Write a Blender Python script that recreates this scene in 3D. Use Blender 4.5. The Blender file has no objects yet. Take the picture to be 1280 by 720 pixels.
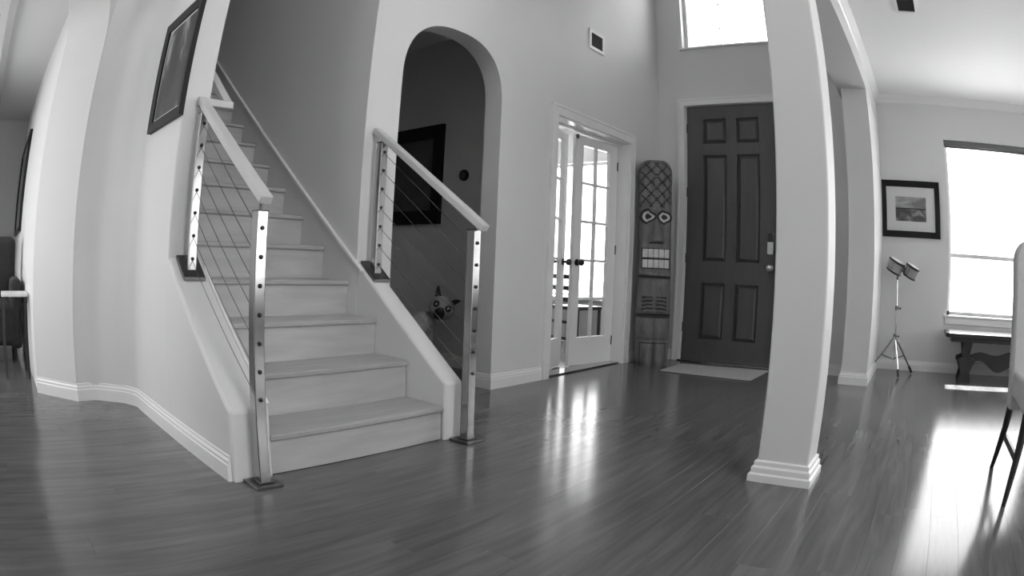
import bpy, bmesh, math, random
from mathutils import Vector, Matrix
random.seed(7)
C = bpy.context.scene.collection
SC = bpy.context.scene
PI = math.pi
R = math.radians

# ------------------------------------------------------------------ camera
F_PX, K4 = 790.051, 0.19482          # theta = r/f + K4 (r/f)^4, r in pixels of the 1280 wide frame
YAW, PITCH, ROLL = 0.67137, -0.03126, 0.04060
cam_d = bpy.data.cameras.new('camera')
cam = bpy.data.objects.new('camera', cam_d); C.objects.link(cam); SC.camera = cam
SW = 36.0
cam_d.sensor_fit = 'HORIZONTAL'; cam_d.sensor_width = SW
cam_d.type = 'PANO'
pt = SW / 1280.0
cam_d.panorama_type = 'FISHEYE_LENS_POLYNOMIAL' if hasattr(cam_d, 'panorama_type') else None
if hasattr(cam_d, 'cycles') and hasattr(cam_d.cycles, 'panorama_type'):
    tgt = cam_d.cycles
else:
    tgt = cam_d
tgt.panorama_type = 'FISHEYE_LENS_POLYNOMIAL'
tgt.fisheye_fov = R(175)
tgt.fisheye_polynomial_k0 = 0.0
tgt.fisheye_polynomial_k1 = -1.0 / (F_PX * pt)
tgt.fisheye_polynomial_k2 = 0.0
tgt.fisheye_polynomial_k3 = 0.0
tgt.fisheye_polynomial_k4 = -K4 / (F_PX * pt) ** 4
f = Vector((math.cos(PITCH) * math.cos(YAW), math.cos(PITCH) * math.sin(YAW), math.sin(PITCH)))
rt = Vector((math.sin(YAW), -math.cos(YAW), 0)); up = rt.cross(f)
r2 = rt * math.cos(ROLL) + up * math.sin(ROLL); u2 = -rt * math.sin(ROLL) + up * math.cos(ROLL)
cam.matrix_world = Matrix(((r2.x, u2.x, -f.x, 0), (r2.y, u2.y, -f.y, 0), (r2.z, u2.z, -f.z, 0.8), (0, 0, 0, 1)))

# ------------------------------------------------------------------ view, sky, sun
SC.view_settings.view_transform = 'Standard'; SC.view_settings.look = 'None'
SC.view_settings.gamma = 1.0; SC.view_settings.use_curve_mapping = False
SC.view_settings.exposure = 2.72
try:
    SC.cycles.use_denoising = True
    SC.cycles.max_bounces = 9; SC.cycles.diffuse_bounces = 6; SC.cycles.glossy_bounces = 4
    SC.cycles.sample_clamp_indirect = 6.0
except Exception: pass
W = bpy.data.worlds.new('world'); SC.world = W; W.use_nodes = True
W.node_tree.nodes['Background'].inputs[0].default_value = (1, 1, 1, 1)
W.node_tree.nodes['Background'].inputs[1].default_value = 1.0
sun_d = bpy.data.lights.new('sun', 'SUN'); sun_d.energy = 6.0; sun_d.angle = R(0.6)
sun = bpy.data.objects.new('sun', sun_d); C.objects.link(sun)
sun.rotation_euler = Vector((-1.0, 0.03, -1.93)).to_track_quat('-Z', 'Y').to_euler()

def portal(loc, nrm, sx, sy):
    d = bpy.data.lights.new('opening_portal', 'AREA'); d.shape = 'RECTANGLE'; d.size = sx; d.size_y = sy
    d.cycles.is_portal = True
    o = bpy.data.objects.new('opening_portal', d); C.objects.link(o); o.location = loc
    o.rotation_euler = Vector(nrm).to_track_quat('-Z', 'Z' if abs(nrm[2]) < .5 else 'Y').to_euler()

# ------------------------------------------------------------------ materials
def mat(name, g, rough=0.6, metal=0.0, spec=0.5, noise=0.0, scale=8.0, stretch=(1, 1, 1), bump=0.0, emit=None, coat=0.0, detail=4.0, rand=0.0, tint=0.0):
    m = bpy.data.materials.new(name); m.use_nodes = True
    nt = m.node_tree; b = nt.nodes['Principled BSDF']
    col = (g, g * (1 + tint), g * (1 + tint * .8), 1)
    b.inputs['Base Color'].default_value = col
    b.inputs['Roughness'].default_value = rough; b.inputs['Metallic'].default_value = metal
    b.inputs['Specular IOR Level'].default_value = spec
    b.inputs['Coat Weight'].default_value = coat; b.inputs['Coat Roughness'].default_value = 0.12
    if emit is not None:
        b.inputs['Emission Color'].default_value = (1, 1, 1, 1); b.inputs['Emission Strength'].default_value = emit
    if noise or bump or rand:
        tc = nt.nodes.new('ShaderNodeTexCoord'); mp = nt.nodes.new('ShaderNodeMapping'); mp.inputs['Scale'].default_value = stretch
        oi = nt.nodes.new('ShaderNodeObjectInfo')
        vm = nt.nodes.new('ShaderNodeVectorMath'); vm.operation = 'ADD'
        mu = nt.nodes.new('ShaderNodeMath'); mu.operation = 'MULTIPLY'; mu.inputs[1].default_value = 37.0 if rand else 0.0
        nt.links.new(oi.outputs['Random'], mu.inputs[0])
        nt.links.new(tc.outputs['Object'], vm.inputs[0]); nt.links.new(mu.outputs[0], vm.inputs[1])
        nt.links.new(vm.outputs[0], mp.inputs[0])
        nz = nt.nodes.new('ShaderNodeTexNoise'); nz.inputs['Scale'].default_value = scale; nz.inputs['Detail'].default_value = detail
        nz.inputs['Distortion'].default_value = 0.6
        nt.links.new(mp.outputs[0], nz.inputs['Vector'])
        mr = nt.nodes.new('ShaderNodeMapRange'); mr.inputs[1].default_value = 0.25; mr.inputs[2].default_value = 0.75
        mr.inputs[3].default_value = 1 - noise; mr.inputs[4].default_value = 1 + noise
        nt.links.new(nz.outputs[0], mr.inputs[0])
        fac = mr.outputs[0]
        if rand:
            rr = nt.nodes.new('ShaderNodeMapRange'); rr.inputs[3].default_value = 1 - rand; rr.inputs[4].default_value = 1 + rand
            nt.links.new(oi.outputs['Random'], rr.inputs[0])
            m2 = nt.nodes.new('ShaderNodeMath'); m2.operation = 'MULTIPLY'
            nt.links.new(fac, m2.inputs[0]); nt.links.new(rr.outputs[0], m2.inputs[1]); fac = m2.outputs[0]
        mx = nt.nodes.new('ShaderNodeVectorMath'); mx.operation = 'SCALE'; mx.inputs[0].default_value = col[:3]
        nt.links.new(fac, mx.inputs['Scale']); nt.links.new(mx.outputs[0], b.inputs['Base Color'])
        if bump:
            bp = nt.nodes.new('ShaderNodeBump'); bp.inputs['Strength'].default_value = bump; bp.inputs['Distance'].default_value = 0.002
            nt.links.new(nz.outputs[0], bp.inputs['Height']); nt.links.new(bp.outputs[0], b.inputs['Normal'])
    return m

M = {
 'wall': mat('wall_paint', 0.64, 0.55, noise=0.02, scale=1.5, bump=0.05),
 'white': mat('white_trim_paint', 0.74, 0.35),
 'ceil': mat('ceiling_paint', 0.78, 0.8),
 'floor': mat('floor_oak_stained', 0.12, 0.17, noise=0.28, scale=3.0, stretch=(.8, 9, 9), bump=0.0, rand=0.08, detail=3.5, spec=0.42),
 'gap': mat('floor_joint', 0.03, 0.5),
 'tread': mat('stair_wood', 0.38, 0.38, noise=0.14, scale=2.5, stretch=(1, 9, 9), rand=0.05, detail=6),
 'riser': mat('stair_riser_wood', 0.42, 0.42, noise=0.16, scale=2.2, stretch=(1, 8, 8), rand=0.06, detail=6),
 'steel': mat('brushed_steel', 0.45, 0.16, metal=1.0, noise=0.06, scale=30, stretch=(1, 1, .1)),
 'steel_dark': mat('dark_steel', 0.16, 0.35, metal=1.0),
 'cable': mat('cable_steel', 0.10, 0.4, metal=0.7),
 'black': mat('black_gloss', 0.012, 0.3),
 'blackm': mat('black_matte', 0.015, 0.6),
 'rail': mat('rail_white_wood', 0.55, 0.35),
 'door': mat('front_door_wood', 0.08, 0.45, noise=0.12, scale=5, stretch=(6, 6, .8)),
 'mat': mat('door_mat_fibre', 0.42, 0.9, noise=0.12, scale=60, bump=0.4),
 'tiki': mat('tiki_wood', 0.13, 0.6, noise=0.35, scale=6, stretch=(4, 4, 1), bump=0.3, detail=7),
 'tiki_groove': mat('tiki_groove_shade', 0.035, 0.7, noise=0.3, scale=12),  # dark tone painting shade into the carved recesses
 'tiki_dark': mat('tiki_black_paint', 0.012, 0.5),
 'tiki_pale': mat('tiki_cream_paint', 0.5, 0.5, noise=0.2, scale=20),
 'brass': mat('lock_nickel', 0.55, 0.3, metal=1.0),
 'frame': mat('black_frame', 0.010, 0.5, spec=0.25),
 'cabinet': mat('cabinet_grey_paint', 0.42, 0.5),
 'matboard': mat('mat_board', 0.62, 0.8),
 'darkwood': mat('dark_walnut', 0.018, 0.35, noise=0.2, scale=5, stretch=(2, 2, 2)),
 'drum': mat('drum_shell', 0.28, 0.3, noise=0.1, scale=10),
 'skin': mat('drum_head', 0.7, 0.5),
 'chrome': mat('chrome', 0.6, 0.15, metal=1.0),
 'slip': mat('slipcover_linen', 0.50, 0.85, noise=0.06, scale=60, bump=0.3),
 'plast': mat('white_plastic', 0.7, 0.4),
 'vent_dark': mat('vent_dark', 0.03, 0.6),
 'fur': mat('dog_fur_fawn', 0.32, 0.9, noise=0.25, scale=40, bump=0.5),
 'furd': mat('dog_fur_dark', 0.018, 0.9, noise=0.3, scale=40, bump=0.5),
 'eye': mat('dog_eye_shine', 0.75, 0.1),
 'sofa': mat('sofa_charcoal', 0.03, 0.9, noise=0.2, scale=20),
 'ground': mat('driveway_concrete', 0.55, 0.9),
 'lamp': mat('lamp_glass_glow', 0.8, 0.4, emit=1.2),
}
def glass_mat():
    m = bpy.data.materials.new('window_glass'); m.use_nodes = True; nt = m.node_tree
    nt.nodes.remove(nt.nodes['Principled BSDF']); out = nt.nodes['Material Output']
    a = nt.nodes.new('ShaderNodeBsdfTransparent'); g = nt.nodes.new('ShaderNodeBsdfGlossy'); g.inputs['Roughness'].default_value = 0.02
    fr = nt.nodes.new('ShaderNodeFresnel'); fr.inputs[0].default_value = 1.45; mx = nt.nodes.new('ShaderNodeMixShader')
    ge = nt.nodes.new('ShaderNodeNewGeometry'); iv = nt.nodes.new('ShaderNodeMath'); iv.operation = 'SUBTRACT'; iv.inputs[0].default_value = 1.0
    ml = nt.nodes.new('ShaderNodeMath'); ml.operation = 'MULTIPLY'; nt.links.new(ge.outputs['Backfacing'], iv.inputs[1])
    nt.links.new(fr.outputs[0], ml.inputs[0]); nt.links.new(iv.outputs[0], ml.inputs[1])
    nt.links.new(ml.outputs[0], mx.inputs[0]); nt.links.new(a.outputs[0], mx.inputs[1]); nt.links.new(g.outputs[0], mx.inputs[2])
    nt.links.new(mx.outputs[0], out.inputs[0]); return m
M['glass'] = glass_mat()

def art_mat(name, c1, c2, c3, scale, coord_axes='YZ', bands=None):
    """abstract print: broad soft shapes from noise"""
    m = bpy.data.materials.new(name); m.use_nodes = True; nt = m.node_tree; b = nt.nodes['Principled BSDF']
    tc = nt.nodes.new('ShaderNodeTexCoord'); mp = nt.nodes.new('ShaderNodeMapping'); mp.inputs['Scale'].default_value = scale
    nz = nt.nodes.new('ShaderNodeTexNoise'); nz.inputs['Scale'].default_value = 1.0; nz.inputs['Detail'].default_value = 3; nz.inputs['Distortion'].default_value = .8
    cr = nt.nodes.new('ShaderNodeValToRGB'); e = cr.color_ramp.elements
    e[0].position = .38; e[0].color = (c1, c1, c1, 1); e[1].position = .66; e[1].color = (c3, c3, c3, 1)
    k = e.new(.52); k.color = (c2, c2, c2, 1)
    nt.links.new(tc.outputs['Object'], mp.inputs[0]); nt.links.new(mp.outputs[0], nz.inputs['Vector']); nt.links.new(nz.outputs[0], cr.inputs[0])
    nt.links.new(cr.outputs[0], b.inputs['Base Color']); b.inputs['Roughness'].default_value = .5
    return m
M['art_dark'] = art_mat('art_dark_print', .015, .04, .30, (3, 6, 3.2))
M['reflection_top'] = art_mat('window_reflection_top', .16, .28, .42, (3, 5, 14))  # painted reflection of a window with blinds, upper half
M['reflection_low'] = art_mat('window_reflection_low', .05, .13, .28, (3, 9, 14))  # painted reflection of a window with blinds, lower half
M['art_hall'] = art_mat('art_hall_print', .03, .05, .08, (2, 2, 2))

# ------------------------------------------------------------------ builders
class MB:
    def __init__(s): s.v = []; s.f = []; s.mi = []
    def add(s, vs, fs, mi=0, mtx=None):
        n = len(s.v)
        for p in vs:
            p = Vector(p)
            s.v.append(tuple(mtx @ p) if mtx is not None else tuple(p))
        for q in fs: s.f.append([i + n for i in q]); s.mi.append(mi)
    def box(s, x0, x1, y0, y1, z0, z1, mi=0, mtx=None):
        s.add([(x0, y0, z0), (x1, y0, z0), (x1, y1, z0), (x0, y1, z0), (x0, y0, z1), (x1, y0, z1), (x1, y1, z1), (x0, y1, z1)],
              [(3, 2, 1, 0), (4, 5, 6, 7), (0, 1, 5, 4), (1, 2, 6, 5), (2, 3, 7, 6), (3, 0, 4, 7)], mi, mtx)
    def prism(s, poly, a, b, axis='z', mi=0, mtx=None):
        n = len(poly)
        def P(p, h): return (p[0], p[1], h) if axis == 'z' else ((h, p[0], p[1]) if axis == 'x' else (p[0], h, p[1]))
        vs = [P(p, a) for p in poly] + [P(p, b) for p in poly]
        fs = [tuple(range(n - 1, -1, -1)), tuple(range(n, 2 * n))] + [(i, (i + 1) % n, n + (i + 1) % n, n + i) for i in range(n)]
        s.add(vs, fs, mi, mtx)
    def bar(s, p0, p1, w, h, mi=0, upv=(0, 0, 1)):
        """rectangular bar from p0 to p1, width w sideways, height h"""
        p0, p1 = Vector(p0), Vector(p1); d = (p1 - p0).normalized(); u = Vector(upv); sd = d.cross(u).normalized(); u = sd.cross(d)
        vs = []
        for p in (p0, p1):
            for a, b in ((-1, -1), (1, -1), (1, 1), (-1, 1)): vs.append(p + sd * a * w / 2 + u * b * h / 2)
        s.add(vs, [(0, 1, 2, 3), (7, 6, 5, 4), (0, 4, 5, 1), (1, 5, 6, 2), (2, 6, 7, 3), (3, 7, 4, 0)], mi)
    def tube(s, pts, r, n=10, mi=0, caps=True):
        pts = [Vector(p) for p in pts]; rs = r if isinstance(r, (list, tuple)) else [r] * len(pts)
        base = len(s.v); ref = None; rings = []
        for i, p in enumerate(pts):
            d = (pts[min(i + 1, len(pts) - 1)] - pts[max(i - 1, 0)]).normalized()
            if ref is None: ref = Vector((0, 0, 1)) if abs(d.z) < .9 else Vector((1, 0, 0))
            a = d.cross(ref).normalized(); b = a.cross(d).normalized(); ref = b
            rings.append([p + (a * math.cos(2 * PI * k / n) + b * math.sin(2 * PI * k / n)) * rs[i] for k in range(n)])
        vs = [q for rg in rings for q in rg]; fs = []
        for i in range(len(pts) - 1):
            for k in range(n): fs.append((i * n + k, i * n + (k + 1) % n, (i + 1) * n + (k + 1) % n, (i + 1) * n + k))
        if caps: fs += [tuple(range(n - 1, -1, -1)), tuple(range((len(pts) - 1) * n, len(pts) * n))]
        s.add(vs, fs, mi)
    def lathe(s, prof, n=24, mtx=None, mi=0):
        """profile [(r,z)...] revolved about z"""
        vs = []; fs = []
        for r_, z in prof:
            for k in range(n): vs.append((r_ * math.cos(2 * PI * k / n), r_ * math.sin(2 * PI * k / n), z))
        for i in range(len(prof) - 1):
            for k in range(n): fs.append((i * n + k, i * n + (k + 1) % n, (i + 1) * n + (k + 1) % n, (i + 1) * n + k))
        fs += [tuple(range(n - 1, -1, -1)), tuple(range((len(prof) - 1) * n, len(prof) * n))]
        s.add(vs, fs, mi, mtx)
    def ball(s, c, r, n=16, sc=(1, 1, 1), mi=0, mtx=None):
        vs = []; fs = []; m = n // 2
        vs.append((0, 0, -1))
        for i in range(1, m):
            t = -PI / 2 + PI * i / m
            for k in range(n): vs.append((math.cos(t) * math.cos(2 * PI * k / n), math.cos(t) * math.sin(2 * PI * k / n), math.sin(t)))
        vs.append((0, 0, 1)); L = len(vs) - 1
        for k in range(n): fs.append((0, 1 + (k + 1) % n, 1 + k))
        for i in range(m - 2):
            for k in range(n): a = 1 + i * n; fs.append((a + k, a + (k + 1) % n, a + n + (k + 1) % n, a + n + k))
        a = 1 + (m - 2) * n
        for k in range(n): fs.append((a + k, a + (k + 1) % n, L))
        T = Matrix.Translation(Vector(c)) @ Matrix.Diagonal((r * sc[0], r * sc[1], r * sc[2], 1))
        s.add(vs, fs, mi, (mtx @ T) if mtx is not None else T)
    def build(s, name, m, parent=None, smooth=35, bevel=0.0, seg=2, origin=None, wn=False, **props):
        me = bpy.data.meshes.new(name)
        vs = s.v
        if origin is not None: vs = [tuple(Vector(p) - Vector(origin)) for p in s.v]
        me.from_pydata(vs, [], s.f); me.update()
        bm = bmesh.new(); bm.from_mesh(me); bmesh.ops.recalc_face_normals(bm, faces=bm.faces); bm.to_mesh(me); bm.free()
        for mm in (m if isinstance(m, (list, tuple)) else [m]): me.materials.append(M[mm] if isinstance(mm, str) else mm)
        for p, i in zip(me.polygons, s.mi): p.material_index = i
        if smooth:
            me.shade_smooth(); me.set_sharp_from_angle(angle=R(smooth))
        o = bpy.data.objects.new(name, me); C.objects.link(o)
        if origin is not None: o.location = origin
        if bevel:
            b = o.modifiers.new('bevel', 'BEVEL'); b.width = bevel; b.segments = seg; b.limit_method = 'ANGLE'; b.angle_limit = R(40)
        if smooth and (bevel or wn):
            w_ = o.modifiers.new('weighted_normals', 'WEIGHTED_NORMAL'); w_.keep_sharp = True
        if parent is not None:
            o.parent = parent
            # children keep their world placement (things sit at their own base)
            o.matrix_parent_inverse = wm(parent).inverted()
        for k, v in props.items(): o[k] = v
        return o
def wm(o):
    m = Matrix.LocRotScale(o.location, o.rotation_euler, o.scale)
    return m if o.parent is None else wm(o.parent) @ o.matrix_parent_inverse @ m
def thing(name, label, cat, loc, group=None):
    o = bpy.data.objects.new(name, None); o.empty_display_size = .1; C.objects.link(o); o.location = loc
    o['label'] = label; o['category'] = cat
    if group: o['group'] = group
    return o
def S(o, label=None):
    o['kind'] = 'structure'
    if label: o['label'] = label
    return o
def rounded(pts, radii, n=8):
    out = []; L = len(pts)
    for i in range(L):
        p = Vector(pts[i]); r = radii.get(i, 0)
        if not r: out.append(tuple(p)); continue
        a = (Vector(pts[i - 1]) - p); b = (Vector(pts[(i + 1) % L]) - p)
        ra, rb = min(r, a.length * .49), min(r, b.length * .49); a = p + a.normalized() * ra; b = p + b.normalized() * rb
        for k in range(n + 1):
            t = k / n; out.append(tuple(a * (1 - t) ** 2 + p * 2 * t * (1 - t) + b * t * t))
    return out
def wall(name, p0, d, L, thick, top, openings=(), z0=0.0, nrm=None, m='wall', parent=None):
    """wall standing from p0 along unit d (plan), thickness along nrm; openings (s0,s1,za,zb,rise,n)"""
    d = Vector((d[0], d[1])).normalized(); nv = Vector(nrm).normalized(); mb = MB()
    def P(s, t, z): return (p0[0] + d.x * s + nv.x * t, p0[1] + d.y * s + nv.y * t, z)
    def q(a, b, c, e): mb.add([a, b, c, e], [(0, 1, 2, 3)])
    def both(sa, sb, za0, zb0, za1, zb1):
        for t in (0, thick): q(P(sa, t, za0), P(sb, t, zb0), P(sb, t, zb1), P(sa, t, za1))
    cur = 0
    for (s0, s1, za, zb, rise, n) in sorted(openings):
        both(cur, s0, z0, z0, top, top)
        N = 64 if rise else 1
        def zt(s):
            if not rise: return zb
            u = abs((s - (s0 + s1) / 2) / ((s1 - s0) / 2)); return zb + rise * max(0, 1 - min(1, u) ** n) ** (1 / n)
        ss = [s0 + (s1 - s0) * (.5 - .5 * math.cos(PI * i / N)) for i in range(N + 1)]
        for i in range(N):
            a, b = ss[i], ss[i + 1]
            both(a, b, zt(a), zt(b), top, top)
            q(P(a, 0, zt(a)), P(b, 0, zt(b)), P(b, thick, zt(b)), P(a, thick, zt(a)))
        if za > z0:
            both(s0, s1, z0, z0, za, za); q(P(s0, 0, za), P(s1, 0, za), P(s1, thick, za), P(s0, thick, za))
        for s_ in (s0, s1): q(P(s_, 0, za), P(s_, thick, za), P(s_, thick, zt(s_)), P(s_, 0, zt(s_)))
        cur = s1
    if cur < L: both(cur, L, z0, z0, top, top)
    for s_ in (0, L): q(P(s_, 0, z0), P(s_, thick, z0), P(s_, thick, top), P(s_, 0, top))
    q(P(0, 0, top), P(L, 0, top), P(L, thick, top), P(0, thick, top))
    if z0 > 0: q(P(0, 0, z0), P(L, 0, z0), P(L, thick, z0), P(0, thick, z0))
    # weld
    me_o = mb.build(name, m, parent, smooth=0)
    bm = bmesh.new(); bm.from_mesh(me_o.data); bmesh.ops.remove_doubles(bm, verts=bm.verts, dist=1e-5); bmesh.ops.recalc_face_normals(bm, faces=bm.faces); bm.to_mesh(me_o.data); bm.free()
    for p in me_o.data.polygons: p.use_smooth = False
    return S(me_o)
BB = [(0, 0), (.016, 0), (.016, .062), (.012, .068), (.012, .078), (.006, .088), (.006, .096), (0, .10)]
def sweep(name, path, prof, side=1, m='white', closed=False, zoff=0.0, parent=None):
    """profile (out,z) swept along plan path; out is to the left (side=1) or right (-1) of travel"""
    pts = [Vector(p) for p in path]; n = len(pts); mb = MB(); rings = []
    for i, p in enumerate(pts):
        ds = []
        if i > 0 or closed: ds.append((p - pts[i - 1]).normalized())
        if i < n - 1 or closed: ds.append((pts[(i + 1) % n] - p).normalized())
        nn = [Vector((-d.y, d.x)) * side for d in ds]
        if len(nn) == 2:
            b = (nn[0] + nn[1]); b = b / max(.2, b.dot(nn[0])) if b.length > 1e-6 else nn[0]
        else: b = nn[0]
        rings.append([(p.x + b.x * o_, p.y + b.y * o_, z + zoff) for o_, z in prof])
    k = len(prof); vs = [v for r_ in rings for v in r_]; fs = []
    for i in range(n if closed else n - 1):
        j = (i + 1) % n
        for a in range(k): fs.append((i * k + a, i * k + (a + 1) % k, j * k + (a + 1) % k, j * k + a))
    if not closed: fs += [tuple(range(k)), tuple(range((n - 1) * k, n * k))]
    mb.add(vs, fs); o = mb.build(name, m, parent, smooth=30)
    return S(o) if parent is None else o

# ------------------------------------------------------------------ shell
HI, LO = 5.2, 2.74
# floor slab with oak planks running along X
fl_ = MB(); fl_.box(-4.2, 7.2, -4.2, 8.95, -.14, -.012); fl_ = S(fl_.build('floor', 'gap', smooth=0), 'dark glossy hardwood floor of boards running toward the front wall')
PW = .127
plank_meshes = {}
def plank_mesh(L, w=PW):
    k = (round(L, 2), w)
    if k not in plank_meshes:
        mb = MB(); g = .0002; c = .00025
        x0, x1, y0, y1 = -L / 2 + g, L / 2 - g, -w / 2 + g, w / 2 - g
        mb.add([(x0, y0, -.012), (x1, y0, -.012), (x1, y1, -.012), (x0, y1, -.012), (x0, y0, -c), (x1, y0, -c), (x1, y1, -c), (x0, y1, -c),
                (x0 + c, y0 + c, 0), (x1 - c, y0 + c, 0), (x1 - c, y1 - c, 0), (x0 + c, y1 - c, 0)],
               [(0, 1, 5, 4), (1, 2, 6, 5), (2, 3, 7, 6), (3, 0, 4, 7), (4, 5, 9, 8), (5, 6, 10, 9), (6, 7, 11, 10), (7, 4, 8, 11), (8, 9, 10, 11)])
        me = bpy.data.meshes.new('plank'); me.from_pydata(mb.v, [], mb.f); me.update(); me.materials.append(M['floor']); plank_meshes[k] = me
    return plank_meshes[k]
def blocked(x, y):      # ground under the stairs and walls, not to be seen
    return x > 8
cand = []
y = -3.9; row = 0
while y < 8.8:
    x = -3.9 + random.uniform(0, 1.2)
    first = True
    while x < 7.1:
        L = random.choice((1.5, 1.7, 1.9, 2.1, 2.3)); cx, cy = x + L / 2, y + PW / 2
        if not blocked(cx, cy): cand.append((cx, cy, L))
        x += L
    y += PW; row += 1
def seen(c):
    x, yy, L = c; az = math.atan2(yy, x); d = math.hypot(x, yy)
    ok = False
    for t in (-.5, -.25, 0, .25, .5):
        X = x + t * L; a = math.atan2(yy, X) - YAW; dd = math.hypot(X, yy)
        if abs(a) < R(53) and dd > 1.35: ok = True
    hidden = (X > 2.3 and yy > 2.9) or (yy > 4.6) or (yy < -1.7)
    return ok and not hidden
vis = [c for c in cand if seen(c)]; vis.sort(key=lambda c: math.hypot(c[0], c[1])); vis, more = vis[:296], vis[296:]
rest = [c for c in cand if c not in vis]
for (cx, cy, L) in vis:
    o = bpy.data.objects.new('plank', plank_mesh(L)); o.location = (cx, cy, 0); o.parent = fl_; C.objects.link(o)
mb = MB()
for (cx, cy, L) in rest:
    me = plank_mesh(L); mb.add([(v.co.x + cx, v.co.y + cy, v.co.z) for v in me.vertices], [tuple(p.vertices) for p in me.polygons])
mb.build('plank_field', 'floor', fl_, smooth=0, kind='stuff')

# left wall: picture wall, clipped corner, arch jamb and hall side (one solid, rounded in plan)
pts = [(.925, 2.64), (1.07, 2.64), (1.07, 6.9), (.287, 6.9 + 2), (.287, 3.73), (.554, 3.46), (.69, 3.475), (.925, 3.31)]
poly = rounded(pts, {0: .012, 1: .012, 7: .10, 6: .08, 5: .012, 4: .015})
mb = MB(); mb.prism(poly, 0, HI); S(mb.build('wall_left', 'wall', smooth=40, wn=True), 'pale wall left of the stairs with rounded corners')
# arch beside it, opening to the dark hall
dg = (-1, -1); nr = (-1, 1)
wall('wall_left_arch', (.554 + .05 * .7071, 3.46 + .05 * .7071), dg, 1.65, .374, HI, [(.053, 1.2, 0, 1.93, .52, 2.5)], nrm=nr)
wall('wall_left_far', (-.577, 2.33), (-1, 0), 3.6, .15, HI, nrm=(0, 1))
# hall beyond the left arch
wall('wall_hall_end', (.287, 8.7), (-1, 0), 2.0, .15, LO, nrm=(0, 1))
wall('wall_hall_side', (-1.6, 8.7), (0, -1), 6.25, .15, LO, [(2.6, 4.2, .4, 2.2, 0, 0), (4.7, 5.5, .5, 2.45, 0, 0)], nrm=(-1, 0))  # unseen openings added to light the hall and the arch jamb
mb = MB(); mb.box(-1.8, .3, 2.4, 8.9, 2.62, 2.74); S(mb.build('ceiling_hall', 'ceil', smooth=0))
CR = [(0, 0), (.06, 0), (.055, -.012), (.04, -.03), (.018, -.055), (.014, -.075), (0, -.085)]
sweep('trim_1', [(-.36, 3.4), (-.36, 8.69)], [(0, 0), (.07, 0), (.05, -.03), (.02, -.07), (0, -.08)], side=-1, zoff=2.62)

# stair walls
mb = MB(); mb.prism(rounded([(1.965, -.01), (1.965, .268), (2.66, .812), (2.66, -.01)], {}), .925, 1.10, 'x')
S(mb.build('wall_knee_left', 'wall', bevel=.014, seg=3), 'low sloping wall on the left of the stairs')
mb = MB(); mb.prism([(1.965, -.01), (1.965, .268), (2.665, .817), (2.665, -.01)], 2.017, 2.133, 'x')
S(mb.build('wall_knee_right', 'wall', bevel=.012, seg=3), 'low sloping wall on the right of the stairs')
wall('wall_stair_right', (2.015, 2.785), (0, 1), 4.2, .115, HI, nrm=(1, 0))
wall('wall_stair_back', (1.07, 6.75), (1, 0), 1.0, .15, HI, nrm=(0, 1))
# arch wall (foyer left side), y 2.64..2.79
wall('wall_arch', (2.015, 2.64), (1, 0), 5.2, .145, HI,
     [(2.25 - 2.015, 3.135 - 2.015, 0, 1.86, .43, 2.5), (3.78 - 2.015, 4.93 - 2.015, 0, 1.965, 0, 0)], nrm=(0, 1))
# hall behind the arch
wall('wall_corridor_right', (3.6, 2.785), (0, 1), 3.6, .1, LO, nrm=(1, 0))
wall('wall_corridor_end', (2.1, 6.3), (1, 0), 1.6, .1, LO, nrm=(0, 1))
# front wall of the foyer with door and high window
wall('wall_front', (5.54, .60), (0, 1), 2.05, .15, HI, [(1.41 - .6, 2.35 - .6, 0, 2.46, 0, 0)], nrm=(1, 0))
for o in [bpy.data.objects['wall_front']]:
    bpy.data.objects.remove(o)
def front_wall():
    mb = MB(); x0, x1 = 5.54, 5.69
    def bx(y0, y1, z0, z1): mb.box(x0, x1, y0, y1, z0, z1)
    bx(2.355, 2.66, 0, HI); bx(.60, 1.405, 0, HI); bx(1.405, 2.355, 2.46, 3.08); bx(1.405, 2.355, 4.3, HI)
    o = mb.build('wall_front', 'wall', smooth=0); S(o, 'front wall of the foyer holding the door and the high window')
front_wall()
# upper wall / header between foyer and dining side, and the two columns
mb = MB(); mb.box(2.385, 6.43, .40, .69, 2.43, HI); mb.box(2.385, 2.587, -3.6, .40, 2.43, HI); S(mb.build('beam', 'wall', smooth=0), 'boxed header running from the near column to the far column')
mb = MB(); mb.prism(rounded([(2.385, .387), (2.587, .387), (2.587, .613), (2.385, .613)], {0: .01, 1: .01, 2: .01, 3: .01}, 3), 0, 2.44)
S(mb.build('column', 'wall', smooth=40, wn=True), 'square painted column standing free in the middle of the room')
mb = MB(); mb.box(5.09, 6.30, .405, .645, 0, 2.44); S(mb.build('column', 'wall', smooth=0), 'far square pier where the header meets the front wall')
# dining side
def xwall(name, x0, x1, ys, zt, ops):
    """wall in plane X=x0..x1 between ys with rectangular openings (y0,y1,z0,z1)"""
    mb = MB(); y = ys[0]
    for (a, b, c, d) in sorted(ops):
        mb.box(x0, x1, y, a, 0, zt); mb.box(x0, x1, a, b, 0, c); mb.box(x0, x1, a, b, d, zt); y = b
    mb.box(x0, x1, y, ys[1], 0, zt); return S(mb.build(name, 'wall', smooth=0))
def ywall(name, y0, y1, xs, zt, ops):
    mb = MB(); x = xs[0]
    for (a, b, c, d) in sorted(ops):
        mb.box(x, a, y0, y1, 0, zt); mb.box(a, b, y0, y1, 0, c); mb.box(a, b, y0, y1, d, zt); x = b
    mb.box(x, xs[1], y0, y1, 0, zt); return S(mb.build(name, 'wall', smooth=0))
WY0, WY1, WZ0, WZ1 = -1.85, -.39, .565, 2.30
xwall('wall_dining', 6.28, 6.43, (-3.6, .42), LO, [(WY0, WY1, WZ0, WZ1)])
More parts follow.
